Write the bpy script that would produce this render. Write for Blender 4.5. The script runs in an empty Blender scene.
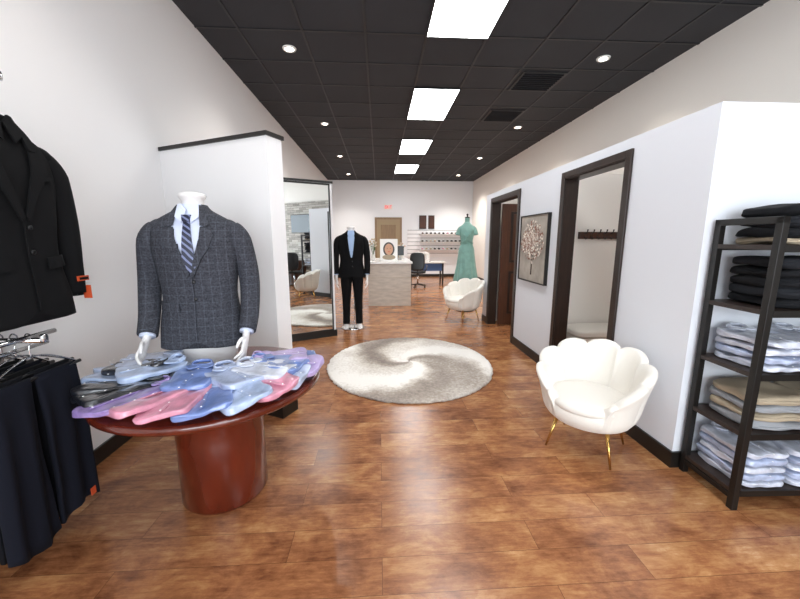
import bpy, bmesh, math, random
from mathutils import Vector, Matrix, noise
random.seed(7)
scene=bpy.context.scene
pi=math.pi

# ---------------------------------------------------------------- helpers
def lin(h):
    h=h.lstrip('#'); r=[]
    for i in (0,2,4):
        c=int(h[i:i+2],16)/255
        r.append(c/12.92 if c<=.04045 else ((c+.055)/1.055)**2.4)
    return tuple(r)
def mat(name,hexc,rough=.6,metal=0,var=0,vscale=6,bump=0,bscale=60,coat=0,emit=0,sheen=0,stretch=None,spec=.5):
    m=bpy.data.materials.new(name); m.use_nodes=True
    nt=m.node_tree; N=nt.nodes; L=nt.links
    b=N['Principled BSDF']; c=lin(hexc)
    b.inputs['Base Color'].default_value=(*c,1)
    b.inputs['Roughness'].default_value=rough; b.inputs['Metallic'].default_value=metal
    b.inputs['Coat Weight'].default_value=coat; b.inputs['Coat Roughness'].default_value=.12
    b.inputs['Sheen Weight'].default_value=sheen; b.inputs['Specular IOR Level'].default_value=spec
    if emit:
        b.inputs['Emission Color'].default_value=(*c,1); b.inputs['Emission Strength'].default_value=emit
    tc=N.new('ShaderNodeTexCoord'); mp=N.new('ShaderNodeMapping'); L.new(tc.outputs['Object'],mp.inputs['Vector'])
    if stretch: mp.inputs['Scale'].default_value=stretch
    if var:
        n=N.new('ShaderNodeTexNoise'); n.inputs['Scale'].default_value=vscale; n.inputs['Detail'].default_value=5
        L.new(mp.outputs[0],n.inputs['Vector'])
        r=N.new('ShaderNodeValToRGB'); r.color_ramp.elements[0].position=.3; r.color_ramp.elements[1].position=.7
        r.color_ramp.elements[0].color=(*[x*(1-var) for x in c],1)
        r.color_ramp.elements[1].color=(*[min(1,x*(1+var)) for x in c],1)
        L.new(n.outputs['Fac'],r.inputs['Fac']); L.new(r.outputs['Color'],b.inputs['Base Color'])
    if bump:
        n=N.new('ShaderNodeTexNoise'); n.inputs['Scale'].default_value=bscale; n.inputs['Detail'].default_value=4
        L.new(mp.outputs[0],n.inputs['Vector'])
        bp=N.new('ShaderNodeBump'); bp.inputs['Strength'].default_value=bump; bp.inputs['Distance'].default_value=.01
        L.new(n.outputs['Fac'],bp.inputs['Height']); L.new(bp.outputs[0],b.inputs['Normal'])
    return m

def hermite(xs,ys,x):
    n=len(xs)
    if x<=xs[0]: return ys[0]
    if x>=xs[-1]: return ys[-1]
    for i in range(n-1):
        if xs[i]<=x<=xs[i+1]: break
    h=xs[i+1]-xs[i]
    def sl(j):
        if j==0: return (ys[1]-ys[0])/(xs[1]-xs[0])
        if j==n-1: return (ys[-1]-ys[-2])/(xs[-1]-xs[-2])
        a=(ys[j]-ys[j-1])/(xs[j]-xs[j-1]); b=(ys[j+1]-ys[j])/(xs[j+1]-xs[j])
        return 0 if a*b<=0 else 2*a*b/(a+b)
    t=(x-xs[i])/h; t2=t*t; t3=t2*t
    return (2*t3-3*t2+1)*ys[i]+(t3-2*t2+t)*h*sl(i)+(-2*t3+3*t2)*ys[i+1]+(t3-t2)*h*sl(i+1)
def spow(c,e): return math.copysign(abs(c)**e,c)

class MB:
    def __init__(s): s.v=[];s.f=[];s.m=[];s.sm=[];s.mats=[];s.T=Matrix()
    def mi(s,m):
        if m not in s.mats: s.mats.append(m)
        return s.mats.index(m)
    def add(s,vs,fs,m,smooth=True):
        o=len(s.v); s.v+=[s.T@Vector(v) for v in vs]
        for k,f in enumerate(fs):
            s.f.append([i+o for i in f]); s.m.append(s.mi(m[k] if isinstance(m,list) else m)); s.sm.append(smooth)
    def addbm(s,bm,m,smooth):
        bm.verts.index_update()
        s.add([v.co.copy() for v in bm.verts],[[v.index for v in f.verts] for f in bm.faces],m,smooth); bm.free()
    def box(s,lo,hi,m,bev=0,rot=None):
        bm=bmesh.new(); bmesh.ops.create_cube(bm,size=1)
        lo=Vector(lo);hi=Vector(hi);c=(lo+hi)/2;d=hi-lo
        for v in bm.verts: v.co=Vector((v.co.x*d.x,v.co.y*d.y,v.co.z*d.z))
        if bev: bmesh.ops.bevel(bm,geom=bm.edges[:],offset=bev,segments=2,affect='EDGES',profile=.5)
        for v in bm.verts: v.co=(rot@v.co if rot else v.co)+c
        s.addbm(bm,m,False)
    def prism(s,poly,z0,z1,m):
        n=len(poly)
        vs=[(x,y,z0) for x,y in poly]+[(x,y,z1) for x,y in poly]
        fs=[list(range(n))[::-1],list(range(n,2*n))]+[[i,(i+1)%n,n+(i+1)%n,n+i] for i in range(n)]
        s.add(vs,fs,m,False)
    def rings(s,R,m,cap=(True,True),smooth=True):
        n=len(R[0]); vs=[p for r in R for p in r]; fs=[]
        for i in range(len(R)-1):
            for j in range(n):
                fs.append([i*n+j,i*n+(j+1)%n,(i+1)*n+(j+1)%n,(i+1)*n+j])
        if cap[0]: fs.append(list(range(n))[::-1])
        if cap[1]: fs.append([(len(R)-1)*n+j for j in range(n)])
        s.add(vs,fs,m,smooth)
    def lathe(s,prof,m,seg=32,c=(0,0),cap=(True,True),smooth=True):
        s.rings([[(c[0]+r*math.cos(2*pi*j/seg),c[1]+r*math.sin(2*pi*j/seg),z) for j in range(seg)] for r,z in prof],m,cap,smooth)
    def tube(s,pts,rad,m,seg=12,sub=4,round_end=False):
        P=[Vector(p) for p in pts]; Rr=[r if isinstance(r,tuple) else (r,r) for r in rad]
        pp=[];rr=[]
        n=len(P)
        for i in range(n-1):
            a=P[max(i-1,0)];b=P[i];c=P[i+1];d=P[min(i+2,n-1)]
            for k in range(sub):
                t=k/sub
                pp.append(.5*((2*b)+(c-a)*t+(2*a-5*b+4*c-d)*t*t+(3*b-a-3*c+d)*t**3))
                rr.append(tuple(Rr[i][q]*(1-t)+Rr[i+1][q]*t for q in (0,1)))
        pp.append(P[-1]); rr.append(Rr[-1])
        if round_end:
            for end in (0,1):
                p0=pp[0] if end==0 else pp[-1]; p1=pp[1] if end==0 else pp[-2]; r0=rr[0] if end==0 else rr[-1]
                d=(p0-p1).normalized(); new=[];nr=[]
                for ang in (30,60,82):
                    a=math.radians(ang); new.append(p0+d*max(r0)*math.sin(a)*.9); nr.append((r0[0]*math.cos(a),r0[1]*math.cos(a)))
                if end==0: pp=new[::-1]+pp; rr=nr[::-1]+rr
                else: pp+=new; rr+=nr
        t0=(pp[1]-pp[0]).normalized()
        ref=Vector((1,0,0)) if abs(t0.x)<.8 else Vector((0,1,0))
        u=(ref-t0*ref.dot(t0)).normalized()
        R=[]
        for i,p in enumerate(pp):
            t=(pp[min(i+1,len(pp)-1)]-pp[max(i-1,0)]).normalized()
            u=(u-t*u.dot(t)).normalized(); w=t.cross(u)
            R.append([p+u*math.cos(2*pi*j/seg)*rr[i][0]+w*math.sin(2*pi*j/seg)*rr[i][1] for j in range(seg)])
        s.rings(R,m)
    def soft(s,c,d,m,p=6,n=8,amp=.0,seed=0,rot=None,fs=6):
        bm=bmesh.new(); bmesh.ops.create_cube(bm,size=2)
        bmesh.ops.subdivide_edges(bm,edges=bm.edges[:],cuts=n,use_grid_fill=True)
        for v in bm.verts:
            x,y,z=v.co; l=(abs(x)**p+abs(y)**p+abs(z)**p)**(1/p); q=v.co/l
            q=Vector((q.x*d[0]/2,q.y*d[1]/2,q.z*d[2]/2))
            if amp:
                nz=noise.noise_vector(Vector((q.x*fs+seed*3.1,q.y*fs+seed,q.z*fs*2)))
                q+=nz*amp
            if rot: q=rot@q
            v.co=q+Vector(c)
        s.addbm(bm,m,True)
    def obj(s,name,parent=None,loc=(0,0,0),rot=(0,0,0),subsurf=0,solid=0):
        me=bpy.data.meshes.new(name); me.from_pydata([tuple(v) for v in s.v],[],s.f)
        for m in s.mats: me.materials.append(m)
        for i,p in enumerate(me.polygons): p.material_index=s.m[i]; p.use_smooth=s.sm[i]
        me.update()
        bm=bmesh.new(); bm.from_mesh(me); bmesh.ops.recalc_face_normals(bm,faces=bm.faces); bm.to_mesh(me); bm.free()
        o=bpy.data.objects.new(name,me); scene.collection.objects.link(o)
        o.location=loc; o.rotation_euler=rot
        if parent: o.parent=parent
        if solid:
            q=o.modifiers.new('s','SOLIDIFY'); q.thickness=solid
        if subsurf:
            q=o.modifiers.new('ss','SUBSURF'); q.levels=subsurf; q.render_levels=subsurf
        return o
def empty(name,loc=(0,0,0),rz=0):
    e=bpy.data.objects.new(name,None); scene.collection.objects.link(e); e.location=loc; e.rotation_euler=(0,0,rz); e.empty_display_size=.1
    return e
def RZ(a): return Matrix.Rotation(a,4,'Z')
def RX(a): return Matrix.Rotation(a,4,'X')
def RY(a): return Matrix.Rotation(a,4,'Y')
def TR(x,y,z): return Matrix.Translation((x,y,z))

# ---------------------------------------------------------------- materials
M={}
M['wall_l']=mat('wall_paint_left','#e8e6e6',.75,bump=.05,bscale=120)
M['wall_r']=mat('wall_paint_partition','#dbdee4',.7,bump=.05,bscale=120)
M['wall_o']=mat('wall_paint_outer','#f0ebe4',.75,bump=.05,bscale=120)
M['wall_b']=mat('wall_paint_back','#eef1f5',.7)
M['black']=mat('black_trim','#15120f',.4)
M['espresso']=mat('espresso_wood','#24160f',.35,var=.35,vscale=8,stretch=(6,6,.6))
M['doorbrown']=mat('brown_door_wood','#4a2a1a',.4,var=.35,vscale=7,stretch=(8,8,.5))
M['tan']=mat('tan_door','#8c7458',.5,var=.15,vscale=5,stretch=(6,6,.5))
M['cherry']=mat('cherry_wood','#581e10',.2,var=.3,vscale=7,stretch=(1,1,.3),coat=.5)
M['white']=mat('mannequin_white','#e2dfde',.35)
M['velvet']=mat('cream_boucle','#e3ded5',.8,bump=.15,bscale=250,sheen=.2)
M['brass']=mat('brass','#c9a25e',.25,metal=1)
M['chrome']=mat('chrome','#d8d8d8',.15,metal=1)
M['blackcloth']=mat('black_suit_cloth','#060608',.9,bump=.1,bscale=300,spec=.25)
M['navycloth']=mat('navy_suit_cloth','#090c18',.9,bump=.1,bscale=300,spec=.25)
M['navy2']=mat('midnight_cloth','#07080f',.9,bump=.1,bscale=300,spec=.25)
M['shirtw']=mat('white_shirt','#cdd4e8',.7,bump=.1,bscale=40)
M['shirtb']=mat('light_blue_shirt','#9fb6d8',.7)
M['plastic']=mat('black_plastic','#0d0d0e',.35)
M['orange']=mat('orange_label','#c8502a',.5)
M['paper']=mat('white_paper','#f0efec',.6)
M['metalblk']=mat('black_steel','#1a1715',.4,metal=.3)
M['shelfwood']=mat('dark_shelf_wood','#2b201b',.45,var=.3,vscale=6,stretch=(.6,8,8))
M['mirror']=mat('mirror_glass','#e8ebea',.01,metal=1)
M['light']=mat('led_panel','#fbfdff',.5,emit=14)
M['spot']=mat('downlight_lens','#fff2e0',.5,emit=20)
M['grid']=mat('ceiling_grid_black','#1c1c20',.5)
M['jeans']=mat('black_denim','#0b0c10',.9,bump=.2,bscale=200,var=.3,vscale=10,spec=.3)
M['denim']=mat('dark_grey_cloth','#17191e',.9,bump=.2,bscale=200,spec=.3)
M['beige']=mat('beige_chino','#a4957f',.85,bump=.15,bscale=150)
M['stonegrey']=mat('grey_chino','#8d8f93',.85,bump=.15,bscale=150)
def plasticwrap(n,h): return mat(n,h,.35,var=.25,vscale=18,bump=1.0,bscale=16,coat=1,stretch=(1,.6,1))
M['s_lav']=plasticwrap('lavender_shirt','#8f79b2'); M['s_pink']=plasticwrap('pink_shirt','#cf8ba0')
M['s_blue']=plasticwrap('blue_shirt','#6c82b8'); M['s_white']=plasticwrap('pale_blue_shirt','#a0b0cd')
M['s_grey']=plasticwrap('charcoal_shirt','#14161c'); M['s_lilac']=plasticwrap('lilac_shirt','#a996c2')
M['s_wht2']=plasticwrap('wrapped_white_shirt','#c5c9d6'); M['s_ice']=plasticwrap('wrapped_ice_blue_shirt','#a9b4ce')
M['teal']=mat('sage_green_dress','#76a096',.6,var=.12,vscale=12,sheen=.2)
M['countertop']=mat('counter_white','#e7e4e0',.25)
M['green']=mat('leaf_green','#4c6b3a',.6)
M['skin']=mat('poster_skin','#c99a7d',.6)
M['tv']=mat('tv_screen','#22303c',.15,emit=.15)

def suit():
    m=mat('charcoal_check_suit','#2c2d32',.9,bump=.15,bscale=260,spec=.3); nt=m.node_tree;N=nt.nodes;L=nt.links;b=N['Principled BSDF']
    tc=N.new('ShaderNodeTexCoord'); sx=N.new('ShaderNodeSeparateXYZ'); L.new(tc.outputs['Object'],sx.inputs[0])
    outs=[]
    for ax in ('X','Z'):
        a=N.new('ShaderNodeMath');a.operation='MULTIPLY';a.inputs[1].default_value=24; L.new(sx.outputs[ax],a.inputs[0])
        f=N.new('ShaderNodeMath');f.operation='FRACT';L.new(a.outputs[0],f.inputs[0])
        g=N.new('ShaderNodeMath');g.operation='LESS_THAN';g.inputs[1].default_value=.12;L.new(f.outputs[0],g.inputs[0]); outs.append(g)
    ad=N.new('ShaderNodeMath');ad.operation='ADD';L.new(outs[0].outputs[0],ad.inputs[0]);L.new(outs[1].outputs[0],ad.inputs[1])
    n=N.new('ShaderNodeTexNoise');n.inputs['Scale'].default_value=110;n.inputs['Detail'].default_value=3;L.new(tc.outputs['Object'],n.inputs['Vector'])
    ad2=N.new('ShaderNodeMath');ad2.operation='MULTIPLY_ADD';ad2.inputs[1].default_value=.16;L.new(ad.outputs[0],ad2.inputs[0]);L.new(n.outputs['Fac'],ad2.inputs[2])
    r=N.new('ShaderNodeValToRGB');r.color_ramp.elements[0].position=.25;r.color_ramp.elements[1].position=.95
    r.color_ramp.elements[0].color=(*lin('#212227'),1);r.color_ramp.elements[1].color=(*lin('#52545d'),1)
    L.new(ad2.outputs[0],r.inputs[0]);L.new(r.outputs[0],b.inputs['Base Color']); return m
M['suit']=suit()
def tiem():
    m=mat('patterned_tie','#2b3350',.45); nt=m.node_tree;N=nt.nodes;L=nt.links;b=N['Principled BSDF']
    tc=N.new('ShaderNodeTexCoord');w=N.new('ShaderNodeTexWave');w.bands_direction='DIAGONAL';w.inputs['Scale'].default_value=16;w.inputs['Distortion'].default_value=1.5
    L.new(tc.outputs['Object'],w.inputs[0]);r=N.new('ShaderNodeValToRGB');r.color_ramp.interpolation='CONSTANT'
    r.color_ramp.elements[0].color=(*lin('#1b2036'),1);r.color_ramp.elements[1].position=.68;r.color_ramp.elements[1].color=(*lin('#70789a'),1)
    L.new(w.outputs[0],r.inputs[0]);L.new(r.outputs[0],b.inputs['Base Color']);return m
M['tie']=tiem()

def floorm():
    m=bpy.data.materials.new('wood_plank_floor');m.use_nodes=True;nt=m.node_tree;N=nt.nodes;L=nt.links;b=N['Principled BSDF']
    tc=N.new('ShaderNodeTexCoord')
    br=N.new('ShaderNodeTexBrick');br.offset=.37;br.inputs['Scale'].default_value=1;br.inputs['Brick Width'].default_value=1.22;br.inputs['Row Height'].default_value=.18
    br.inputs['Mortar Size'].default_value=.0011;br.inputs['Mortar Smooth'].default_value=.3;br.inputs['Bias'].default_value=0
    br.inputs['Color1'].default_value=(.1,.1,.1,1);br.inputs['Color2'].default_value=(.9,.9,.9,1);br.inputs['Mortar'].default_value=(0,0,0,1)
    L.new(tc.outputs['Object'],br.inputs['Vector'])
    mp=N.new('ShaderNodeMapping');mp.inputs['Scale'].default_value=(1.0,1.6,1);L.new(tc.outputs['Object'],mp.inputs[0])
    mp2=N.new('ShaderNodeMapping');mp2.inputs['Scale'].default_value=(1.0,6,1);L.new(tc.outputs['Object'],mp2.inputs[0])
    mw=N.new('ShaderNodeMath');mw.operation='MULTIPLY';mw.inputs[1].default_value=7;L.new(br.outputs['Color'],mw.inputs[0])
    def nz(scale,det,ro,di,src,w=True):
        n=N.new('ShaderNodeTexNoise');n.noise_dimensions='4D';n.inputs['Scale'].default_value=scale;n.inputs['Detail'].default_value=det;n.inputs['Roughness'].default_value=ro;n.inputs['Distortion'].default_value=di
        L.new(src.outputs[0],n.inputs['Vector'])
        if w: L.new(mw.outputs[0],n.inputs['W'])
        return n.outputs['Fac']
    n1=nz(3.6,10,.7,.4,mp); n2=nz(8,8,.72,.3,mp2); n3=nz(.9,2,.5,0,mp,False)
    def ma(x,k,y):
        q=N.new('ShaderNodeMath');q.operation='MULTIPLY_ADD';q.inputs[1].default_value=k;L.new(x,q.inputs[0])
        if isinstance(y,(int,float)): q.inputs[2].default_value=y
        else: L.new(y,q.inputs[2])
        return q.outputs[0]
    v=ma(n1,1.1,ma(n2,.6,ma(br.outputs['Color'],.15,ma(n3,.3,-.56))))
    r=N.new('ShaderNodeValToRGB');cr=r.color_ramp
    cr.elements[0].position=.2;cr.elements[0].color=(*lin('#55321f'),1)
    cr.elements[1].position=.88;cr.elements[1].color=(*lin('#d9b78e'),1)
    for p,c in ((.36,'#7c4c30'),(.52,'#9c6742'),(.68,'#b98759')):
        e=cr.elements.new(p);e.color=(*lin(c),1)
    L.new(v,r.inputs[0])
    mx=N.new('ShaderNodeMix');mx.data_type='RGBA';mx.inputs['B'].default_value=(*lin('#4f301d'),1)
    L.new(br.outputs['Fac'],mx.inputs['Factor']);L.new(r.outputs[0],mx.inputs['A']);L.new(mx.outputs['Result'],b.inputs['Base Color'])
    rr=N.new('ShaderNodeMapRange');rr.inputs['To Min'].default_value=.12;rr.inputs['To Max'].default_value=.34;L.new(n2,rr.inputs[0]);L.new(rr.outputs[0],b.inputs['Roughness'])
    bp=N.new('ShaderNodeBump');bp.inputs['Strength'].default_value=.12;bp.inputs['Distance'].default_value=.006;L.new(n2,bp.inputs['Height']);L.new(bp.outputs[0],b.inputs['Normal'])
    b.inputs['Specular IOR Level'].default_value=.65
    return m
def ceilm():
    m=mat('charcoal_ceiling_tile','#2c2d32',.85,var=.12,vscale=1.2,bump=.25,bscale=200);return m
def rugm():
    m=mat('swirl_shag_rug','#cfc6b8',.95);nt=m.node_tree;N=nt.nodes;L=nt.links;b=N['Principled BSDF']
    tc=N.new('ShaderNodeTexCoord');nz=N.new('ShaderNodeTexNoise');nz.inputs['Scale'].default_value=3;nz.inputs['Detail'].default_value=6
    L.new(tc.outputs['Object'],nz.inputs['Vector'])
    sx=N.new('ShaderNodeSeparateXYZ');L.new(tc.outputs['Object'],sx.inputs[0])
    at=N.new('ShaderNodeMath');at.operation='ARCTAN2';L.new(sx.outputs['Y'],at.inputs[0]);L.new(sx.outputs['X'],at.inputs[1])
    ln=N.new('ShaderNodeVectorMath');ln.operation='LENGTH';L.new(tc.outputs['Object'],ln.inputs[0])
    def mth(op,a,bv,c=None):
        q=N.new('ShaderNodeMath');q.operation=op
        for i,x in enumerate((a,bv,c)):
            if x is None: continue
            if isinstance(x,(int,float)): q.inputs[i].default_value=x
            else: L.new(x,q.inputs[i])
        return q.outputs[0]
    pr=mth('POWER',ln.outputs['Value'],.6)
    ph=mth('MULTIPLY_ADD',pr,6.5,mth('MULTIPLY',at.outputs[0],2))
    ph=mth('MULTIPLY_ADD',nz.outputs['Fac'],2.6,ph)
    sn=mth('SINE',ph,0)
    ph2=mth('MULTIPLY_ADD',pr,13,mth('MULTIPLY_ADD',nz.outputs['Fac'],3,mth('MULTIPLY',at.outputs[0],5))); sn2=mth('SINE',ph2,0)
    v=mth('MULTIPLY_ADD',sn,.30,.56); v=mth('MULTIPLY_ADD',sn2,.12,v)
    n2=N.new('ShaderNodeTexNoise');n2.inputs['Scale'].default_value=40;n2.inputs['Detail'].default_value=3;L.new(tc.outputs['Object'],n2.inputs['Vector'])
    v=mth('ADD',v,mth('MULTIPLY_ADD',n2.outputs['Fac'],.5,-.25))
    r=N.new('ShaderNodeValToRGB');cr=r.color_ramp
    cr.elements[0].position=.12;cr.elements[0].color=(*lin('#857a72'),1)
    cr.elements[1].position=.8;cr.elements[1].color=(*lin('#efebe5'),1)
    e=cr.elements.new(.36);e.color=(*lin('#aa9e93'),1);e=cr.elements.new(.56);e.color=(*lin('#d0c8be'),1)
    L.new(v,r.inputs[0]);L.new(r.outputs[0],b.inputs['Base Color'])
    bp=N.new('ShaderNodeBump');bp.inputs['Strength'].default_value=.8;bp.inputs['Distance'].default_value=.015;L.new(n2.outputs['Fac'],bp.inputs['Height']);L.new(bp.outputs[0],b.inputs['Normal'])
    return m
def stonem():
    m=mat('stacked_stone','#8f8c88',.9);nt=m.node_tree;N=nt.nodes;L=nt.links;b=N['Principled BSDF']
    tc=N.new('ShaderNodeTexCoord')
    sx=N.new('ShaderNodeSeparateXYZ');cx=N.new('ShaderNodeCombineXYZ');L.new(tc.outputs['Object'],sx.inputs[0]);L.new(sx.outputs['Y'],cx.inputs[0]);L.new(sx.outputs['Z'],cx.inputs[1])
    br=N.new('ShaderNodeTexBrick');br.inputs['Scale'].default_value=1;br.inputs['Brick Width'].default_value=.3;br.inputs['Row Height'].default_value=.07;br.inputs['Mortar Size'].default_value=.004
    br.inputs['Color1'].default_value=(*lin('#8b8781'),1);br.inputs['Color2'].default_value=(*lin('#c9c4bc'),1);br.inputs['Mortar'].default_value=(*lin('#5a5753'),1)
    L.new(cx.outputs[0],br.inputs['Vector']);L.new(br.outputs['Color'],b.inputs['Base Color']);return m
def marblem():
    return mat('travertine_panel','#b8ac9f',.4,var=.16,vscale=5,stretch=(1,1,4))
M['floor']=floorm();M['ceil']=ceilm();M['rug']=rugm();M['stone']=stonem();M['marble']=marblem()

# ---------------------------------------------------------------- room shell
XL,XR,XP=-1.92,3.69,1.93; YB,YF=14.0,-3.0; H=3.71; HP=2.26
b=MB(); b.box((XL-.15,YF-.15,-.1),(XR+.15,YB+.15,0),M['floor']); b.obj('floor')
b=MB(); b.box((XL-.15,YF-.15,H),(XR+.15,YB+.15,H+.1),M['ceil']); b.obj('ceiling')
b=MB(); b.box((XL-.15,YF-.15,0),(XL,YB+.15,H),M['wall_l']); b.obj('wall_left')
b=MB(); b.box((XR,YF-.15,0),(XR+.15,YB+.15,H),M['wall_o']); b.obj('wall_right')
b=MB(); b.box((XL,YB,0),(XR,YB+.15,H),M['wall_b']); b.obj('wall_back')
b=MB()
b.box((XL,YF-.15,0),(XL+.35,YF,H),M['wall_l']); b.box((XR-.35,YF-.15,0),(XR,YF,H),M['wall_l'])
b.box((XL+.35,YF-.15,2.9),(XR-.35,YF,H),M['wall_l']); b.box((XL+.35,YF-.15,0),(XR-.35,YF,.35),M['wall_l']); b.obj('wall_front')
b=MB()
for x in (XL+.35,-.33,.885,2.1,XR-.4): b.box((x,YF-.1,.35),(x+.05,YF-.04,2.9),M['black'])
b.box((XL+.35,YF-.1,.35),(XR-.35,YF-.04,.4),M['black']);b.box((XL+.35,YF-.1,2.85),(XR-.35,YF-.04,2.9),M['black'])
b.obj('window_1')
b=MB(); t=.675
x=.885-t/2-6*t
while x<XR:
    if x>XL: b.box((x-.012,YF,H-.008),(x+.012,YB,H),M['grid'])
    x+=t
y=2.9-9*t
while y<YB:
    if y>YF: b.box((XL,y-.012,H-.009),(XR,y+.012,H),M['grid'])
    y+=t
b.obj('ceiling_grid')
for k,y in enumerate((-2.5,.2,2.9,5.6,8.3,11.0)):
    b=MB(); b.box((.885-.335,y,H-.02),(.885+.335,y+1.35,H-.012),M['light']); 
    for (lo,hi) in (((.885-.35,y-.012,H-.025),(.885-.335,y+1.362,H)),((.885+.335,y-.012,H-.025),(.885+.35,y+1.362,H)),((.885-.335,y-.012,H-.025),(.885+.335,y,H)),((.885-.335,y+1.35,H-.025),(.885+.335,y+1.362,H))):
        b.box(lo,hi,M['grid'])
    b.obj('ceiling_light_panel')
def downlight(x,y,z,en):
    e=empty('recessed_downlight',(x,y,z))
    b=MB(); b.lathe([(.05,-.012),(.075,-.014),(.08,-.002),(.08,0)],M['paper'],24,cap=(False,True)); b.lathe([(.05,-.011),(.05,-.002)],M['spot'],24); b.obj('lens',e)
    l=bpy.data.lights.new('downlight_beam','SPOT'); l.energy=en; l.spot_size=math.radians(120); l.spot_blend=.9; l.color=(1,.95,.88); l.shadow_soft_size=.05
    lo=bpy.data.objects.new('beam',l); scene.collection.objects.link(lo); lo.parent=e; lo.location=(0,0,-.03)
for y,k in ((1.95,.7),(4.63,1.1),(7.35,1.5),(10.05,2.4),(12.7,2.8)):
    for x in (-1.03,2.8): downlight(x,y,H,(70 if x<0 else 110)*k)
for (x,y) in ((2.25,5.0),(2.25,6.4)):
    b=MB(); b.box((x-.3,y,H-.02),(x+.3,y+.6,H-.009),M['grid'])
    for k in range(9): b.box((x-.27,y+.04+k*.06,H-.032),(x+.27,y+.065+k*.06,H-.02),M['denim'])
    b.obj('ceiling_vent')

# fitting room partition
b=MB(); th=.12; W=M['wall_r']
o1=(2.75,3.65);o2=(4.88,6.0);ht=2.11;YP0=2.01;YP1=6.35
for a,c in ((YP0,o1[0]),(o1[1],o2[0]),(o2[1],YP1)): b.box((XP,a,0),(XP+th,c,HP),W)
for a,c in (o1,o2): b.box((XP,a,ht),(XP+th,c,HP),W)
b.box((XP+th,YP0,0),(XR,YP0+th,HP),W); b.obj('wall_fitting_rooms')
b=MB(); b.box((XP+th,4.2,0),(XR,4.2+th,HP),M['wall_o']); b.obj('wall_fitting_divider')
b=MB(); b.box((XP+th,YP1-th,0),(XR,YP1,HP),M['wall_o']); b.obj('wall_fitting_end')
for k,(a,c) in enumerate((o1,o2)):
    b=MB(); w=.065
    for x0,x1 in ((XP-.02,XP+.005),(XP+th-.005,XP+th+.02)):
        b.box((x0,a-w,0),(x1,a,ht+w),M['espresso'],.003);b.box((x0,c,0),(x1,c+w,ht+w),M['espresso'],.003);b.box((x0,a,ht),(x1,c,ht+w),M['espresso'],.003)
    b.box((XP-.01,a-.001,0),(XP+th+.01,a+.015,ht),M['espresso']);b.box((XP-.01,c-.015,0),(XP+th+.01,c+.001,ht),M['espresso']);b.box((XP-.01,a,ht-.015),(XP+th+.01,c,ht+.001),M['espresso'])
    e=empty('door_%d'%(k+1)); b.obj('frame',e)
    if k==1:
        b=MB(); D=M['doorbrown']; x0,x1,y0=XP+th+.03,XP+th+1.03,c-.07
        b.box((x0,y0,.01),(x1,y0+.04,2.08),D)
        for z0,z1 in ((.2,.95),(1.1,1.95)): 
            b.box((x0+.15,y0-.008,z0),(x1-.15,y0,z1),M['espresso'],.004); b.box((x0+.19,y0-.014,z0+.04),(x1-.19,y0-.006,z1-.04),D,.004)
        b.lathe([(.025,0),(.025,.03),(.01,.035)],M['chrome'],16,c=(x1-.07,y0-.03)); b.obj('leaf',e)
def angled(name,p0,p1,h,th):
    d=Vector((p1[0]-p0[0],p1[1]-p0[1]));d.normalize(); n=Vector((-d.y,d.x)); 
    q=[p0,p1,(p1[0]+n.x*th,p1[1]+n.y*th),(p0[0]+n.x*th,p0[1]+n.y*th)]
    b=MB(); b.prism(q,0,h,M['wall_l'])
    e=.015; c=[(p0[0]-n.x*e,p0[1]-n.y*e),(p1[0]-n.x*e+d.x*e,p1[1]-n.y*e+d.y*e),(p1[0]+n.x*(th+e)+d.x*e,p1[1]+n.y*(th+e)+d.y*e),(p0[0]+n.x*(th+e),p0[1]+n.y*(th+e))]
    b.prism(c,h,h+.03,M['black'])
    b.prism(c,0,.1,M['black'])
    return b.obj(name)
angled('wall_partition_front',(XL-.05,3.40),(-.83,2.82),2.26,.16)
angled('wall_partition_mirror',(XL-.05,4.76),(-.69,5.395),2.30,.12)
ang=math.atan2(.449,.893)
e=empty('wall_mirror',(-1.03,5.19,0),ang)
b=MB(); b.box((-.335,-.012,.12),(.335,-.002,2.27),M['mirror']); b.obj('glass',e)
b=MB()
for lo,hi in (((-.35,-.02,.10),(-.33,0,2.29)),((.33,-.02,.10),(.35,0,2.29)),((-.35,-.02,2.265),(.35,0,2.29)),((-.35,-.02,.10),(.35,0,.125))): b.box(lo,hi,M['black'])
b.obj('frame',e)

def bb(name,lo,hi): 
    b=MB(); b.box(lo,hi,M['black'],.002); b.obj(name)
bb('baseboard_left',(XL,YF,0),(XL+.015,YB,.11))
bb('baseboard_back',(XL+.015,YB-.015,0),(XR-.015,YB,.11))
bb('baseboard_right',(XR-.015,YP1,0),(XR,YB-.02,.11))
b=MB()
for a,c in ((YP0-.015,o1[0]-.065),(o1[1]+.065,o2[0]-.065),(o2[1]+.065,YP1)): b.box((XP-.015,a,0),(XP,c,.11),M['black'])
b.box((XP,YP0-.015,0),(XR,YP0,.11),M['black']); b.obj('baseboard_fitting')
bb('baseboard_divider',(XP+th,4.185,0),(XR,4.2,.09))

b=MB(); b.box((2.42,4.165,1.50),(3.02,4.2,1.585),M['doorbrown'],.003)
for k in range(7):
    x=2.48+k*.08
    b.tube([(x,4.165,1.56),(x,4.12,1.57),(x,4.10,1.60)],[.006,.006,.006],M['metalblk'],8); b.tube([(x,4.165,1.53),(x,4.13,1.50),(x,4.11,1.52)],[.006]*3,M['metalblk'],8)
    b.soft((x,4.10,1.605),(.018,.018,.018),M['metalblk'],2,3)
b.obj('wall_hook_rail')
b=MB(); b.soft((2.75,3.93,.42),(1.0,.42,.1),M['velvet'],5,10)
b.soft((2.75,3.93,.22),(.92,.38,.32),M['velvet'],8,8)
for x in (2.35,3.15):
    for y in (3.8,4.06): b.lathe([(.015,0),(.02,.08)],M['brass'],12,c=(x,y))
b.obj('upholstered_bench')

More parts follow.
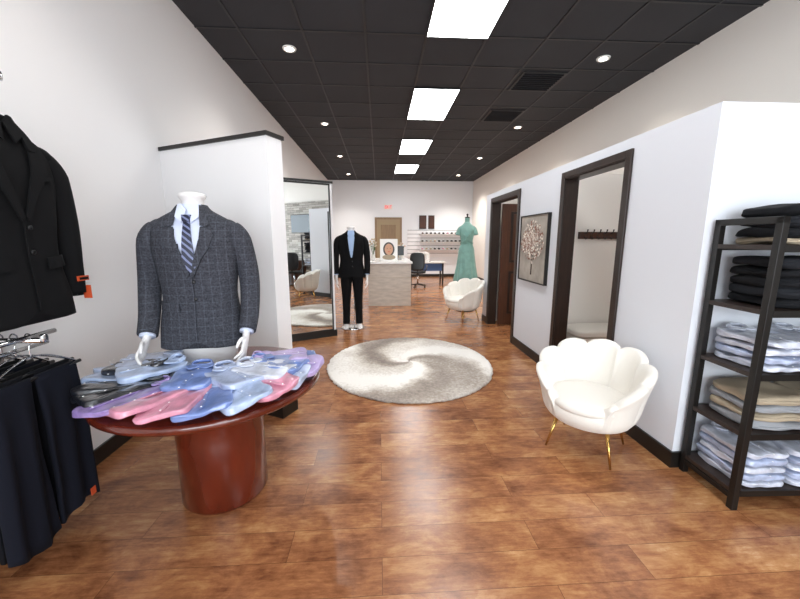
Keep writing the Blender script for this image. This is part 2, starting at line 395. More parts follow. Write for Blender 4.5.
# ---------------------------------------------------------------- tree painting
b=MB(); e=empty('tree_painting')
y0,y1,z0,z1=3.92,4.66,.98,1.78; xf=XP
canvas=mat('painting_background','#a29b91',.8,var=.3,vscale=5)
b.box((xf-.03,y0,z0),(xf-.001,y1,z1),canvas)
for lo,hi in (((xf-.04,y0-.015,z0-.015),(xf,y0,z1+.015)),((xf-.04,y1,z0-.015),(xf,y1+.015,z1+.015)),((xf-.04,y0,z0-.015),(xf,y1,z0)),((xf-.04,y0,z1),(xf,y1,z1+.015))): b.box(lo,hi,M['metalblk'])
yc=(y0+y1)/2; trunk=mat('painted_trunk','#3c2c25',.7)
def br(p,d,l,r,dep):
    q=(p[0]+d[0]*l,p[1]+d[1]*l)
    q=(min(max(q[0],y0+.04),y1-.04),min(max(q[1],z0+.03),z1-.05))
    b.tube([(xf-.032,p[0],p[1]),(xf-.032,(p[0]+q[0])/2+random.uniform(-.01,.01),(p[1]+q[1])/2),(xf-.032,q[0],q[1])],[(.002,r),(.002,r*.8),(.002,r*.6)],trunk,6,2)
    tips.append(q)
    if dep:
        for k in range(3):
            a=math.atan2(d[1],d[0])+random.uniform(-.9,.9); br(q,(math.cos(a),math.sin(a)),l*random.uniform(.6,.85),r*.62,dep-1)
tips=[]; br((yc,z0+.08),(0,1),.2,.02,3)
bl=[mat('blossom_cream','#f1e9dc',.8),mat('blossom_rust','#8a5a48',.8),mat('blossom_taupe','#c2b1a4',.8)]
for k in range(900):
    if random.random()<.45:
        t=random.choice(tips); y,z=t[0]+random.gauss(0,.03),t[1]+random.gauss(0,.03)
    else:
        a=random.uniform(0,2*pi); rr=math.sqrt(random.random()); y,z=yc+.31*rr*math.cos(a),z0+.5+.24*rr*math.sin(a)
    if not(y0+.02<y<y1-.02 and z0+.2<z<z1-.02): continue
    r=random.uniform(.006,.016); vs=[(xf-.036-random.random()*.002,y+r*math.cos(2*pi*j/7),z+r*math.sin(2*pi*j/7)) for j in range(7)]
    b.add(vs,[list(range(7))],random.choice(bl),False)
b.obj('canvas',e)

# ---------------------------------------------------------------- garments
def jacket(b,cloth,shirt,tie,flat=1,open_=False,arms=None,noisea=.004,lapcol=None):
    zs=[0,.10,.28,.42,.54,.63,.675,.705,.73,.755]
    rx=[.218,.208,.185,.20,.214,.210,.178,.130,.088,.066]
    ry=[.135,.13,.115,.125,.128,.112,.095,.08,.07,.064]
    ry=[r*flat for r in ry]; ne=2.5
    def S(z): return hermite(zs,rx,z),hermite(zs,ry,z)
    def sy(x,z):
        a,c=S(z); q=min(.995,abs(x)/a); return -c*(1-q**ne)**(1/ne)
    vb=.40 if not open_ else .30
    def vw(z):
        if z<vb: return 0
        return hermite([vb,vb+.12,.62,.70,.755],[0,.034,.064,.064,.05],z)*(1 if not open_ else .8)
    rows=60; seg=88; vs=[];fs=[];ms=[]
    for i in range(rows+1):
        z=.757*i/rows; a,c=S(z)
        for j in range(seg):
            t=2*pi*j/seg; x=a*spow(math.cos(t),2/ne); y=c*spow(math.sin(t),2/ne)
            nz=noise.noise(Vector((x*7,y*7+3,z*5)))*noisea*(1.6-z)
            zz=z
            if y<0 and z<.12: zz+= .035*math.exp(-(x/.045)**2)*(1-z/.12)
            vs.append((x*(1+nz*4),y*(1+nz*6),zz))
    for i in range(rows):
        for j in range(seg):
            f=[i*seg+j,i*seg+(j+1)%seg,(i+1)*seg+(j+1)%seg,(i+1)*seg+j]; fs.append(f)
            cx=sum(vs[k][0] for k in f)/4; cy=sum(vs[k][1] for k in f)/4; cz=sum(vs[k][2] for k in f)/4
            ms.append(shirt if (cy<0 and abs(cx)<vw(cz)+.004) else cloth)
    fs.append(list(range(seg))[::-1]); ms.append(cloth)
    b.add(vs,fs,ms)
    def patch(poly,off,m,th=.004,cuts=3):
        bm=bmesh.new(); V=[bm.verts.new((x,0,z)) for x,z in poly]; bm.faces.new(V)
        bmesh.ops.triangulate(bm,faces=bm.faces[:]); 
        for _ in range(2): bmesh.ops.subdivide_edges(bm,edges=bm.edges[:],cuts=1,use_grid_fill=True)
        bmesh.ops.triangulate(bm,faces=bm.faces[:])
        r=bmesh.ops.extrude_face_region(bm,geom=bm.faces[:]); top=[g for g in r['geom'] if isinstance(g,bmesh.types.BMVert)]
        ts=set(top)
        for v in bm.verts: v.co.y=sy(v.co.x,v.co.z)-off-(th if v in ts else 0)
        b.addbm(bm,m,False)
    lc=lapcol or cloth; q8=1 if not open_ else .85
    for s in (1,-1):
        patch([(s*x*q8,z) for x,z in [(.002,vb),(.034,vb+.11),(.056,.58),(.062,.64),(.104,.632),(.122,.60),(.096,.53),(.06,vb+.08),(.014,vb-.02)]],.010,lc,.007)
        patch([(s*x*q8,z) for x,z in [(.062,.645),(.056,.70),(.050,.752),(.066,.752),(.088,.70),(.105,.655),(.092,.642)]],.011,lc,.008)
        patch([(s*x,z) for x,z in [(.07,.20),(.07,.245),(.180,.255),(.180,.21)]],.007,lc,.005)
        patch([(s*x,z) for x,z in [(.004,.725),(.022,.660),(.056,.69),(.05,.755),(.03,.757)]],.012,shirt,.008)
    patch([(.085,.535),(.085,.555),(.155,.565),(.155,.545)],.006,lc,.005)
    patch([(-.004,.05),(.006,.05),(.006,vb),(-.004,vb)],.006,lc,.005)
    for z in ((.36,.27) if not open_ else (.27,.19)): 
        b.soft((0.012,sy(0,z)-.014,z),(.017,.008,.017),M['plastic'],3,3)
    if tie:
        patch([(-.022,.70),(.022,.70),(.015,.665),(-.015,.665)],.016,tie,.016)
        patch([(-.015,.668),(.015,.668),(.034,.44),(.004,vb+.005),(-.032,.44)],.009,tie,.008)
    for s in (1,-1):
        P=(arms[0] if s==1 else arms[1]) if arms else [(.180,0,.640),(.222,0,.57),(.252,.005,.36),(.252,-.03,.16),(.248,-.05,.06)]
        P=[(s*abs(p[0]),p[1],p[2]) for p in P]
        fl=.55+.45*flat
        b.tube(P,[(.045,.055*fl),(.058,.074*fl),(.054,.064*fl),(.049,.057*fl),(.046,.054*fl)],cloth,20,6,False)
        b.soft((P[0][0],P[0][1],P[0][2]+.004),(.10,.118*fl,.068),cloth,2.2,6,rot=Matrix.Rotation(s*.6,3,'Y'))
        e0=Vector(P[-1]);d=(Vector(P[-1])-Vector(P[-2])).normalized()
        b.tube([e0,e0+d*.012],[(.036,.042*fl)]*2,shirt,16,1)
        for k in range(3):
            q=e0-d*(.025+.02*k); b.soft((q.x+s*.046,q.y+.0,q.z),(.008,.013,.013),M['plastic'],3,2)
    return sy
def hand(parent,loc,side,rot=(0,0,0),sc=1):
    b=MB(); m=M['white']
    b.tube([(0,0,.07),(0,0,.02),(0,0,-.03),(0,0,-.075),(0,0,-.095)],[(.023,.027),(.02,.026),(.017,.038),(.015,.041),(.012,.036)],m,16,4,True)
    for k,(o,l) in enumerate(((-.030,.066),(-.010,.078),(.010,.073),(.029,.056))):
        b.tube([(0,o,-.08),(0,o*1.1,-.095-l*.2),(-side*.012,o*1.2,-.095-l*.6),(-side*.034,o*1.22,-.095-l)],[.0098,.0092,.0086,.007],m,10,4,True)
    b.tube([(0,-.025,-.02),(-side*.012,-.048,-.045),(-side*.02,-.056,-.075),(-side*.026,-.055,-.1)],[.014,.0115,.010,.0075],m,10,4,True)
    o=b.obj('hand',parent,loc,rot); o.scale=(sc,)*3
    q=o.modifiers.new('r','REMESH');q.mode='VOXEL';q.voxel_size=.0035;q.use_smooth_shade=True
    q=o.modifiers.new('s','SMOOTH');q.iterations=3
    return o
def neck(b,z0,h=.12):
    b.lathe([(.072,z0-.03),(.06,z0+.01),(.054,z0+.03),(.055,z0+.045),(.066,z0+.06),(.068,z0+.07),(.06,z0+.08),(.035,z0+.087),(.004,z0+.088)],M['white'],32)

TC=(-.945,1.98); TZ=.72
e=empty('suit_mannequin_torso',(-1.085,2.18,TZ),math.radians(8))
e.scale=(1.1,1.1,1.1)
b=MB(); b.T=TR(0,0,.130)
arms=[[(.180,0,.640),(.222,0,.57),(.252,.015,.37),(.253,-.035,.18),(.244,-.10,.085)]]*2
jacket(b,M['suit'],M['shirtw'],M['tie'],arms=arms); neck(b,.735)
b.T=Matrix()
b.obj('suit_jacket',e)
b=MB(); b.lathe([(.13,.0),(.13,.012),(.02,.02),(.02,.12)],M['chrome'],32); 
b.tube([(0,0,.07),(0,0,.16)],[(.165,.095),(.185,.11)],M['white'],32,2,True); b.obj('hip_form',e)
hand(e,(.243,-.135,.183),1,(math.radians(-48),0,0),.9); hand(e,(-.243,-.135,.183),-1,(math.radians(-48),0,0),.9)

e=empty('round_table',(TC[0],TC[1],0))
b=MB(); b.lathe([(.50,TZ-.055),(.555,TZ-.05),(.578,TZ-.035),(.58,TZ-.012),(.572,TZ-.002),(.56,TZ)],M['cherry'],96); b.obj('top',e)
b=MB(); b.lathe([(.225,0),(.235,.015),(.235,.4),(.235,TZ-.08),(.26,TZ-.055)],M['cherry'],64); b.obj('drum_base',e)

def fshirt(b,m,T,w=.24,l=.34,h=.035,seed=0):
    old=b.T; b.T=old@T
    b.soft((0,0,h/2),(w,l,h),m,7,14,.012,seed,fs=14)
    b.soft((0,-l*.1,h+.002),(.020,l*.72,.005),m,6,4)
    for k in range(4): b.soft((0,l*.2-k*.08,h+.005),(.007,.007,.003),M['paper'],3,2)
    yc=l*.36
    b.tube([(-.012,yc-.025,h+.004),(-.048,yc+.0,h+.008),(-.040,yc+.035,h+.016),(0,yc+.045,h+.018),(.040,yc+.035,h+.016),(.048,yc+.0,h+.008),(.012,yc-.025,h+.004)],[(.006,.013)]*7,m,10,4,True)
    b.soft((0,yc+.012,h+.002),(.07,.05,.012),m,3,4)
    for s in (1,-1):
        b.soft((s*.036,yc-.022,h+.010),(.06,.07,.010),m,4,4,rot=Matrix.Rotation(s*-.6,3,'Z'))
    b.T=old
e=empty('folded_dress_shirts',(TC[0],TC[1],TZ))
fan=[(170,.38,'s_white'),(184,.40,'s_ice'),(198,.42,'s_white'),(212,.43,'s_grey'),(226,.43,'s_grey'),(241,.43,'s_lav'),(257,.43,'s_pink'),(273,.43,'s_pink'),(290,.42,'s_blue'),(306,.42,'s_white'),(322,.41,'s_pink'),(339,.41,'s_ice'),(357,.40,'s_lilac'),(12,.37,'s_blue')]
b=MB()
for k,(a,r,m) in enumerate(fan):
    A=math.radians(a); r+=random.uniform(-.02,.02)
    T=TR(r*math.cos(A),r*math.sin(A),.014+random.uniform(0,.012))@RZ(A+pi/2+random.uniform(-.3,.3))@RY(math.radians(-8))@RX(math.radians(-3))@TR(0,0,.016)
    fshirt(b,M[m],T,.22+random.uniform(-.01,.02),.38,seed=k)
for k,(a,r,m,z) in enumerate([(350,.38,'s_blue',.07),(8,.36,'s_lilac',.068),(336,.36,'s_wht2',.075),(312,.30,'s_ice',.068),(190,.38,'s_grey',.07),(176,.37,'s_ice',.075),(268,.22,'s_blue',.065),(205,.30,'s_white',.08)]):
    A=math.radians(a); T=TR(r*math.cos(A),r*math.sin(A),z)@RZ(A+pi/2+random.uniform(-.4,.4))
    fshirt(b,M[m],T,.22,.30,seed=20+k)
b.obj('shirts',e)

e=empty('standing_suit_mannequin',(-.46,5.9,0),math.radians(4))
b=MB(); b.T=TR(0,0,.865)@Matrix.Scale(1.02,4)
jacket(b,M['blackcloth'],M['shirtb'],None,open_=True); neck(b,.735)
b.T=Matrix(); b.obj('suit_jacket',e)
b=MB()
for s in (1,-1):
    b.tube([(s*.085,0,.95),(s*.095,0,.80),(s*.10,-.005,.48),(s*.105,.01,.25),(s*.11,0,.07)],[(.10,.115),(.095,.11),(.07,.08),(.062,.07),(.06,.068)],M['blackcloth'],24,6)
    b.tube([(s*.11,.03,.08),(s*.11,.0,.055),(s*.115,-.08,.04),(s*.12,-.15,.028),(s*.12,-.18,.025)],[(.032,.04),(.038,.045),(.042,.032),(.042,.022),(.03,.016)],M['white'],16,4,True)
b.obj('trousers',e)
b=MB(); b.lathe([(.20,0),(.20,.008),(.19,.012)],M['chrome'],40); b.tube([(.03,.12,.01),(.03,.12,.45)],[.008,.008],M['chrome'],10); b.obj('stand',e)
hand(e,(.252,-.055,.86),1,(math.radians(-6),0,0)); hand(e,(-.252,-.055,.86),-1,(math.radians(-6),0,0))

# ---------------------------------------------------------------- left clothes rack
e=empty('clothes_rack',(XL+.003,1.58,0))
b=MB(); c=M['chrome']
for y in (-.22,.22): b.box((.0,y-.012,.6),(.014,y+.012,2.25),c)
for z in (2.12,1.06):
    b.tube([(.01,0,z),(.44,0,z)],[.012,.012],c,10,1); b.box((0,-.24,z-.02),(.02,.24,z+.02),c)
    b.soft((.44,0,z+.01),(.02,.03,.04),c,4,3)
b.tube([(.38,-.3,1.075),(.38,.12,1.075)],[.011,.011],c,10,1)
b.tube([(.34,-.3,1.02),(.34,.12,1.02)],[.009,.009],c,10,1)
b.obj('rails',e)
for k,x in enumerate((.36,.24,.13)):
    b=MB(); b.T=TR(x,.0,1.14)@RZ(pi/2+ (0,.05,-.04)[k])@Matrix.Scale(1.13,4)
    arms=[[(.180,0,.640),(.222,0,.57),(.248,.0,.38),(.248,-.0,.2),(.246,-.0,.08)]]*2
    jacket(b,(M['blackcloth'],M['navy2'],M['blackcloth'])[k],M['blackcloth'],None,flat=.55,arms=arms,noisea=.006)
    b.tube([(0,0,.74),(0,0,.83),(.02,0,.86),(0,0,.885),(-.02,0,.865)],[.003]*5,c,6,4)
    if k==0:
        b.box((.215,-.056,.135),(.272,-.050,.157),M['orange']); b.box((.222,-.060,.140),(.264,-.054,.151),M['plastic'])
        b.box((.278,-.052,.05),(.281,-.018,.11),M['orange']); b.box((.2805,-.046,.06),(.2825,-.024,.085),M['paper'])
        b.tube([(.262,-.05,.15),(.279,-.035,.11)],[.001,.001],M['paper'],5,2)
    b.obj('jacket_%d'%k,e)
for k,x in enumerate((.37,.31,.25,.19,.13,.07)):
    b=MB(); cl=(M['navycloth'],M['navy2'],M['blackcloth'])[k%3]
    yo=(-.01,.02,-.02,.015,0,.02)[k]
    b.tube([(x,-.24+yo,.885),(x,.25+yo,.885)],[.009,.009],M['plastic'],8,1)
    b.tube([(x,-.23+yo,.885),(x,-.1,.96),(x,0,.985),(x,.1,.96),(x,.24+yo,.885)],[.004]*5,c,6,4)
    b.tube([(x,0,.985),(x,0,1.03),(x,.02,1.07),(x,0,1.09),(x,-.018,1.07)],[.003]*5,c,6,4)
    for q,(ya,yb) in enumerate(((-.225,-.01),(.01,.225))):
        R=[]; nc=44; zb=.10+random.uniform(0,.07)
        for i in range(26):
            t=i/25; z=.895*(1-t)+zb*t; ring=[]
            for j in range(nc):
                a=2*pi*j/nc; hy=(yb-ya)/2*(1-.1*math.sin(t*pi)*.5); yy=(ya+yb)/2+yo+hy*spow(math.cos(a),.7)*(1+.05*t)
                xx=(.012+.010*min(1,t*4))*spow(math.sin(a),.6)
                wv=.012*min(1,t*3)*math.sin(yy*60+k*2+q+t*1.5)+.006*noise.noise(Vector((yy*9,z*4,k)))
                zz=z+ (.03*math.sin(yy*14+k) if i==25 else 0)
                ring.append((x+xx+wv,yy,zz))
            R.append(ring)
        b.rings(R,cl)
    b.obj('trousers_%d'%k,e)
b=MB(); b.box((.395,.15,.17),(.398,.18,.21),M['orange']); b.obj('price_tag',e)

# ---------------------------------------------------------------- chairs
def chair(loc,rz,sc=1):
    e=empty('scalloped_armchair',loc,rz); e.scale=(sc,)*3
    b=MB(); NP=9; seg=NP*16; R=[]
    def Hh(t):
        a=abs(t)
        return hermite([0,.6,1.3,1.95,2.45,2.8,pi],[.78,.765,.70,.62,.52,.40,.385],a)
    cols=[]
    for j in range(seg):
        t=-pi+2*pi*j/seg; 
        p=((t+pi)/(2*pi)*NP+0.0)%1; bul=math.sqrt(max(0,1-(2*p-1)**2)); a=abs(t)
        act=hermite([0,2.5,2.9,pi],[1,1,.2,0],a)
        hh=Hh(t)-(1-bul)*.045*act
        flare=.05*hermite([0,2,pi],[1,.8,.0],a)
        def pt(r,z): 
            return (math.sin(t)*r*1.0, math.cos(t)*r*.93, z)
        bo=1+(bul-.75)*.10*act; bi=1+(bul-.75)*.06*act
        th=.075*hermite([0,2.4,2.8,pi],[1,1,.7,.5],a)
        zt=hh
        prof=[(.02,.22),(.16,.215),(.24,.225),(.29,.26)]
        if hh>.46:
            m1=.42+(hh-.42)*.5; ro=[(.320*bo,.32),(.335*bo,.42),((.345+flare*.4)*bo,m1),((.35+flare)*bo,zt-.025)]
        else:
            ro=[(.320*bo,.30),(.328*bo,.325),(.332*bo,.345),(.33*bo,.365)]
        rt=ro[-1][0]
        rim=[(rt-.01,zt-.008),(rt-.03,zt),(rt-th+.02,zt-.004),(rt-th,zt-.02)]
        inn=[(rt-th-flare*.5*bi,.42+(max(hh,.43)-.42)*.45 if hh>.46 else .372),(.26*bi if hh>.46 else .25,.42 if hh>.46 else .37),(.15,.36),(.02,.36)]
        cols.append([pt(r,z) for r,z in prof+ro+rim+inn])
    n=len(cols[0]); R=[[cols[j][i] for j in range(seg)] for i in range(n)]
    b.rings(R,M['velvet']); 
    b.obj('shell',e,subsurf=1)
    b=MB(); R=[]
    for (f,z) in ((.3,.36),(.9,.36),(1,.385),(1.0,.42),(.93,.445),(.6,.455),(.05,.46)):
        ring=[]
        for j in range(48):
            a=2*pi*j/48; x=.275*f*math.cos(a); y=.275*f*math.sin(a)-.035
            if y<0: y*=1.06
            ring.append((x,y,z))
        R.append(ring)
    b.rings(R,M['velvet']); b.obj('seat_cushion',e,subsurf=1)
    b=MB()
    for sx in (1,-1):
        for sy in (1,-1):
            b.tube([(sx*.17,sy*.16,.235),(sx*.22,sy*.21,0.004)],[.015,.007],M['brass'],12,1)
    b.obj('legs',e)
    return e
chair((1.50,2.28,0),math.radians(-46),.95)
chair((1.53,6.28,0),math.radians(-58))

# ---------------------------------------------------------------- rug
b=MB(); R=[]; seg=200
for (f,z) in ((1,0.002),(1.006,.014),(1.0,.028),(.985,.035),(.9,.036),(.75,.036),(.6,.036),(.45,.036),(.3,.036),(.15,.036),(.01,.036)):
    ring=[]
    for j in range(seg):
        a=2*pi*j/seg; jit=1+ (.009*random.uniform(-1,1) if f>.98 else 0)
        ring.append((.97*f*jit*math.cos(a),1.05*f*jit*math.sin(a),z))
    R.append(ring)
b.rings(R,M['rug']); b.obj('round_swirl_rug',loc=(.35,4.05,0))

# ---------------------------------------------------------------- shelf unit
e=empty('metal_shelving_unit',(1.955,1.62,0),math.radians(-2))
b=MB(); L_=.95; Dp=.33; s=.035
for x in (0,L_):
    for y in (0,Dp): b.box((x,y,0),(x+s,y+s,1.61),M['metalblk'],.002)
    b.box((x,0,1.575),(x+s,Dp+s,1.61),M['metalblk'],.002); b.box((x,s,.06),(x+s,Dp,.09),M['metalblk'],.002)
SZ=(.12,.46,.80,1.14,1.47)
for z in SZ:
    b.box((0.003,s*.3,z-.025),(L_+s-.003,Dp+s*.7,z),M['shelfwood'],.002)
    for y in (0,Dp+s-.012): b.box((s,y,z-.035),(L_,y+.012,z),M['metalblk'])
b.obj('frame',e)
def pile(name,items):
    q=empty(name,(1.955,1.62,0),math.radians(-2))
    b=MB()
    for (x,y,z,w,d,h,m,kind) in items:
        if kind=='s': fshirt(b,m,TR(x,y,z)@RZ(random.uniform(-.08,.08)),w,d,h,seed=random.randint(0,99))
        else:
            b.soft((x,y,z+h/2),(w,d,h),m,5,10,.016,random.randint(0,99),fs=8,rot=Matrix.Rotation(random.uniform(-.08,.08),3,'Z'))
            b.soft((x+random.uniform(-.01,.01),y-.01,z+h*.45),(w*.98,d*.98,h*.5),m,5,8,.012,random.randint(0,99),fs=8)
    b.obj('garments',q)
it=[]
for x in (.24,.62): 
    z=1.472
    for k,m in enumerate(('beige','jeans','denim','jeans')):
        h=.06 if k else .035; it.append((x,.18,z,.34,.30,h,M[m],'p')); z+=h*.93
pile('folded_sweater_stack',it)
it=[]
for x in (.24,.62):
    z=1.142
    for k in range(5): h=.056; it.append((x+random.uniform(-.01,.01),.18,z,.34,.31,h,M[('jeans','denim','jeans','jeans','denim')[k]],'p')); z+=h*.93
pile('folded_jeans_stack',it)
it=[]
for x in (.19,.47,.75):
    z=.802
    for k in range(4): it.append((x,.18,z,.25,.33,.036,M[('s_wht2','s_ice','s_wht2','s_wht2')[k]],'s')); z+=.044
pile('wrapped_shirt_stack',it)
it=[]
for x in (.24,.62):
    z=.462
    for k in range(4): h=.05; it.append((x,.18,z,.35,.31,h,M[('stonegrey','beige','stonegrey','beige')[k]],'p')); z+=h*.95
pile('folded_chino_stack',it)
it=[]
for x in (.19,.47,.75):
    z=.122
    for k in range(5): it.append((x,.18,z,.25,.33,.036,M[('s_wht2','s_ice','s_wht2','s_ice','s_wht2')[k]],'s')); z+=.044
pile('packaged_shirt_stack',it)

# ---------------------------------------------------------------- service counter & back of shop
e=empty('service_counter',(.23,8.6,0))
b=MB(); b.box((-.48,-.78,.0),(.48,.78,.955),M['marble'],.004)
for z in (.32,.64): b.box((-.483,-.783,z),(.483,-.779,z+.006),M['beige'])
b.box((-.51,-.82,.955),(.51,.82,1.0),M['countertop'],.006); b.obj('body',e)
e=empty('portrait_display_board',(.22,8.05,1.0))
b=MB(); b.box((-.2,-.01,0),(.2,.01,.5),M['paper'],.003); b.box((-.14,-.05,0),(.14,.05,.012),M['paper'])
def disc(cx,cz,rx,rz,y,m):
    b.add([(cx+rx*math.cos(2*pi*j/24),y,cz+rz*math.sin(2*pi*j/24)) for j in range(24)],[list(range(24))],m,False)
disc(0,.27,.13,.16,-.012,M['espresso']); disc(0,.27,.095,.125,-.014,M['skin']); disc(0,.09,.15,.06,-.013,M['beige'])
for s in (-1,1): disc(s*.035,.29,.012,.006,-.016,M['plastic'])
disc(0,.215,.025,.008,-.016,M['orange']); b.obj('board',e)
def plant(name,loc,h=.3,col='#d8a0a8',n=9):
    e=empty(name,loc); b=MB(); b.lathe([(.035,0),(.05,.03),(.055,.08),(.035,.13),(.04,.15)],M['countertop'],24,cap=(True,False))
    fm=mat(name+'_petal',col,.7)
    for k in range(n):
        a=random.uniform(0,2*pi); r=random.uniform(.03,.12); p=(r*math.cos(a),r*math.sin(a),.15+h*random.uniform(.5,1))
        b.tube([(0,0,.08),(p[0]*.3,p[1]*.3,.2),p],[.003]*3,M['green'],6,3)
        b.soft(p,(.05,.05,.04),fm,2,3,.006,k)
        b.soft((p[0]*.6,p[1]*.6,p[2]*.75),(.05,.02,.012),M['green'],2,2,rot=Matrix.Rotation(a,3,'Z'))
    b.obj('arrangement',e)
plant('flower_vase',(-.14,8.2,1.0),.35,'#c9b8a0',14); plant('flower_vase',(.55,8.9,1.0),.25,'#c9b2a0')
e=empty('desktop_monitor',(.45,8.7,1.0)); b=MB(); b.box((-.16,0,.1),(.16,.02,.33),M['plastic'],.004); b.box((-.02,.0,.0),(.02,.02,.12),M['plastic']); b.box((-.1,-.06,0),(.1,.08,.01),M['plastic']); b.obj('screen',e)

e=empty('door_3',(.37,YB,0)); b=MB()
b.box((-.53,-.03,0),(-.45,0,2.33),M['tan']);b.box((.45,-.03,0),(.53,0,2.33),M['tan']);b.box((-.45,-.03,2.25),(.45,0,2.33),M['tan'])
b.box((-.45,-.02,.01),(.45,0,2.25),mat('olive_brown_door','#a08c6c',.5))
b.box((-.3,-.026,1.1),(.3,-.018,2.05),M['tan'],.004); b.box((-.3,-.026,.25),(.3,-.018,.95),M['tan'],.004)
b.soft((.38,-.05,1.02),(.05,.06,.05),M['chrome'],2,3); b.obj('leaf',e)
e=empty('exit_sign',(.37,YB,2.72)); b=MB(); b.box((-.17,-.05,-.1),(.17,0,.1),M['paper'],.004)
red=mat('exit_red','#d8201c',.5,emit=1.2)
def seg_(x0,z0,x1,z1): b.box((x0,-.056,z0),(x1,-.049,z1),red)
seg_(-.13,-.06,-.115,.06);
for z in (-.06,-.0075,.045): seg_(-.13,z,-.075,z+.015)
b.box((-.04-.007,-.056,-.068),(-.04+.007,-.049,.068),red,rot=Matrix.Rotation(.5,3,'Y')); b.box((-.04-.007,-.056,-.068),(-.04+.007,-.049,.068),red,rot=Matrix.Rotation(-.5,3,'Y'))
seg_(.02,-.06,.035,.06); seg_(.065,.045,.13,.06); seg_(.09,-.06,.105,.06); b.obj('sign',e)
e=empty('slatted_display_panel',(1.1,YB-.005,0)); b=MB(); sw=mat('slatwall_white','#f2f2f4',.5)
b.box((.02,-.012,.8),(2.45,0,1.85),M['stonegrey'])
for k in range(7): b.box((.02,-.03,.8+k*.15),(2.45,-.008,.8+k*.15+.13),sw)
for z in (1.07,1.37,1.67): b.box((.5,-.25,z),(2.4,-.03,z+.02),M['countertop'])
for z in (1.09,1.39,1.69):
    for k in range(11):
        x=.6+k*.165; cm=random.choice([M['espresso'],M['blackcloth'],M['cherry'],M['s_pink'],M['beige']])
        b.soft((x,-.14,z+.035),(.08,.2,.06),cm,3,4); 
b.obj('panel',e)
for (x,z,w,h,mm) in ((1.72,2.15,.24,.48,'doorbrown'),(2.06,2.15,.2,.48,'doorbrown')):
    e=empty('framed_picture',(x,YB+.03,z)); b=MB(); b.box((-w/2-.02,-.06,-h/2-.02),(w/2+.02,-.031,h/2+.02),M['espresso'],.003); b.box((-w/2,-.065,-h/2),(w/2,-.058,h/2),M[mm]); b.obj('frame',e)
e=empty('sewing_desk',(1.55,11.6,0)); b=MB(); b.box((-.6,-.3,.72),(.6,.3,.76),M['countertop'],.004)
for x in (-.55,.5):
    for y in (-.26,.21): b.box((x,y,0),(x+.05,y+.05,.72),M['plastic'])
b.box((-.55,-.02,.45),(.55,0,.72),mat('blue_panel','#4a6fa8',.5)); b.obj('desk',e)
e=empty('sewing_machine',(1.45,11.6,.76)); b=MB(); w=M['countertop']
b.box((-.2,-.09,0),(.2,.09,.06),w,.01);b.box((.1,-.07,.06),(.2,.07,.3),w,.015);b.box((-.2,-.06,.22),(.12,.06,.32),w,.02);b.box((-.19,-.02,.1),(-.15,.02,.22),M['chrome']);b.lathe([(.05,0),(.05,.02)],M['plastic'],20,c=(.2,0));b.obj('machine',e)
def officechair(loc,rz):
    e=empty('office_chair',loc,rz); b=MB(); p=M['plastic']
    for k in range(5):
        a=2*pi*k/5; b.tube([(0,0,.1),(.28*math.cos(a),.28*math.sin(a),.07)],[.02,.014],p,8,1); b.soft((.28*math.cos(a),.28*math.sin(a),.03),(.05,.03,.058),p,2.5,4)
    b.tube([(0,0,.08),(0,0,.45)],[.025,.025],M['chrome'],12,1); b.soft((0,0,.48),(.5,.48,.09),p,4,6); b.soft((0,.24,.82),(.46,.06,.55),p,4,6,rot=Matrix.Rotation(.12,3,'X'))
    for s in (-1,1): b.tube([(s*.2,.1,.46),(s*.28,.08,.6),(s*.28,-.14,.68)],[.015]*3,p,8,4)
    b.tube([(0,.15,.46),(0,.26,.6)],[.02,.02],p,8,1); b.obj('chair',e)
officechair((1.2,10.9,0),math.radians(170))

e=empty('dress_form_mannequin',(1.81,7.25,0),math.radians(-10))
b=MB(); zs=[.62,.80,1.00,1.18,1.30,1.42,1.56,1.68,1.75,1.80,1.84]
rx=[.25,.22,.19,.17,.155,.12,.14,.155,.14,.085,.055]; ry=[.2,.18,.155,.145,.13,.10,.12,.115,.09,.07,.055]
R=[];seg=96
for i in range(64):
    z=.62+1.22*i/63; a=hermite(zs,rx,z); c=hermite(zs,ry,z); fold=max(0,(1.3-z)/.7)
    R.append([(a*(1+.09*fold*math.sin(11*t+z*2))*math.cos(t),c*(1+.09*fold*math.sin(11*t+z*2))*math.sin(t),z+.02*math.sin(3*t)*(1 if i==0 else 0)) for t in [2*pi*j/seg for j in range(seg)]])
b.rings(R,M['teal'])
b.tube([(-.125,-.0,1.415),(0,-.10,1.42),(.125,0,1.415),(0,.10,1.42),(-.125,0,1.415)],[(.012,.02)]*5,M['teal'],8,6)
b.tube([(-.07,-.125,1.6),(.02,-.125,1.5),(.1,-.075,1.43)],[(.01,.03)]*3,M['teal'],8,4)
b.tube([(.07,-.125,1.62),(-.02,-.125,1.5),(-.1,-.075,1.43)],[(.01,.03)]*3,M['teal'],8,4)
for s in (1,-1): b.tube([(s*.11,0,1.73),(s*.155,-.0,1.68),(s*.18,-.01,1.58)],[(.045,.05),(.05,.06),(.055,.065)],M['teal'],16,5)
b.obj('dress',e)
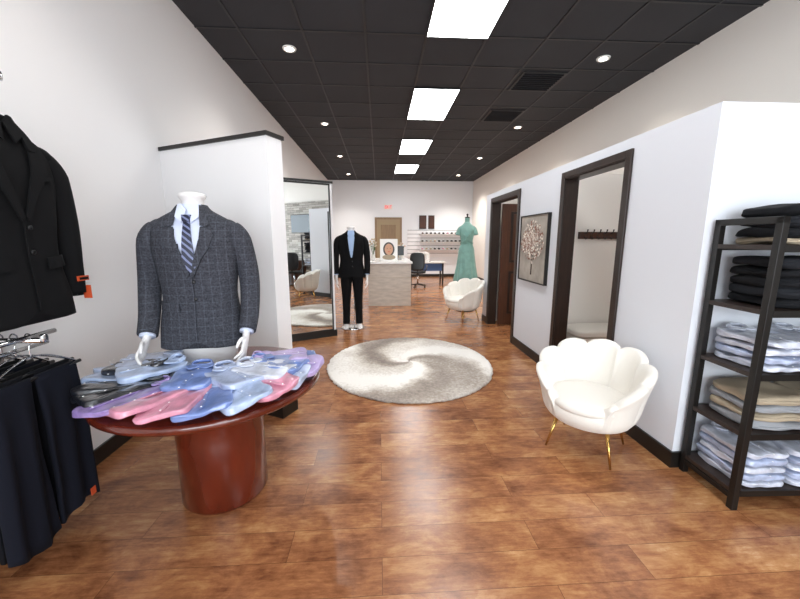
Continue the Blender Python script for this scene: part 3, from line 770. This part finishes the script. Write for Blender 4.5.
b=MB(); b.lathe([(.058,1.82),(.05,1.86),(.05,1.92),(.052,1.925)],M['teal'],24); b.lathe([(.054,1.925),(.05,1.94),(.012,1.95),(.012,1.97),(.022,1.985),(.02,2.0),(.005,2.01)],M['plastic'],24); b.obj('neck_cap',e)
b=MB(); b.tube([(0,0,.04),(0,0,.7)],[.016,.016],M['plastic'],12,1); b.lathe([(.2,0),(.2,.02),(.05,.045),(.03,.06)],M['plastic'],32); b.obj('stand',e)

# ---------------------------------------------------------------- front office zone (seen in the mirror)
b=MB(); b.box((XR-.05,-2.2,0),(XR,1.2,2.7),M['stone']); b.obj('stone_accent_wall')
e=empty('television',(XR-.052,-.2,2.0)); b=MB(); b.box((-.05,-.5,-.3),(0,.5,.3),M['plastic'],.005); b.box((-.054,-.48,-.28),(-.049,.48,.28),M['tv']); b.obj('tv',e)
e=empty('wooden_credenza',(3.25,-.6,0)); b=MB(); b.box((-.3,-.6,.03),(.3,.6,.76),M['doorbrown'],.006); b.box((-.33,-.63,.76),(.33,.63,.8),M['doorbrown'],.006)
for y in (-.58,-.19,.2): b.box((-.31,y,.1),(-.298,y+.37,.7),M['espresso'],.004)
b.obj('cabinet',e)
officechair((2.75,.35,0),math.radians(60))

# ---------------------------------------------------------------- lights
def area(name,loc,rot,sx,sy,en,col):
    l=bpy.data.lights.new(name,'AREA');l.shape='RECTANGLE';l.size=sx;l.size_y=sy;l.energy=en;l.color=col
    o=bpy.data.objects.new(name,l);scene.collection.objects.link(o);o.location=loc;o.rotation_euler=rot;return o
area('window_daylight',(.885,YF-.02,1.65),(pi/2,0,0),4.8,2.4,270,(.88,.95,1))
w=bpy.data.worlds.new('sky');scene.world=w;w.use_nodes=True
w.node_tree.nodes['Background'].inputs[0].default_value=(.75,.86,1,1);w.node_tree.nodes['Background'].inputs[1].default_value=2.0
scene.view_settings.view_transform='Standard'

cam=bpy.data.cameras.new('camera');cam.lens=15.75;cam.sensor_width=36;cam.clip_start=.05
co=bpy.data.objects.new('camera',cam);scene.collection.objects.link(co);co.location=(0,0,1.5)
co.rotation_euler=(math.radians(90-9.81),0,math.radians(-3.38));scene.camera=co
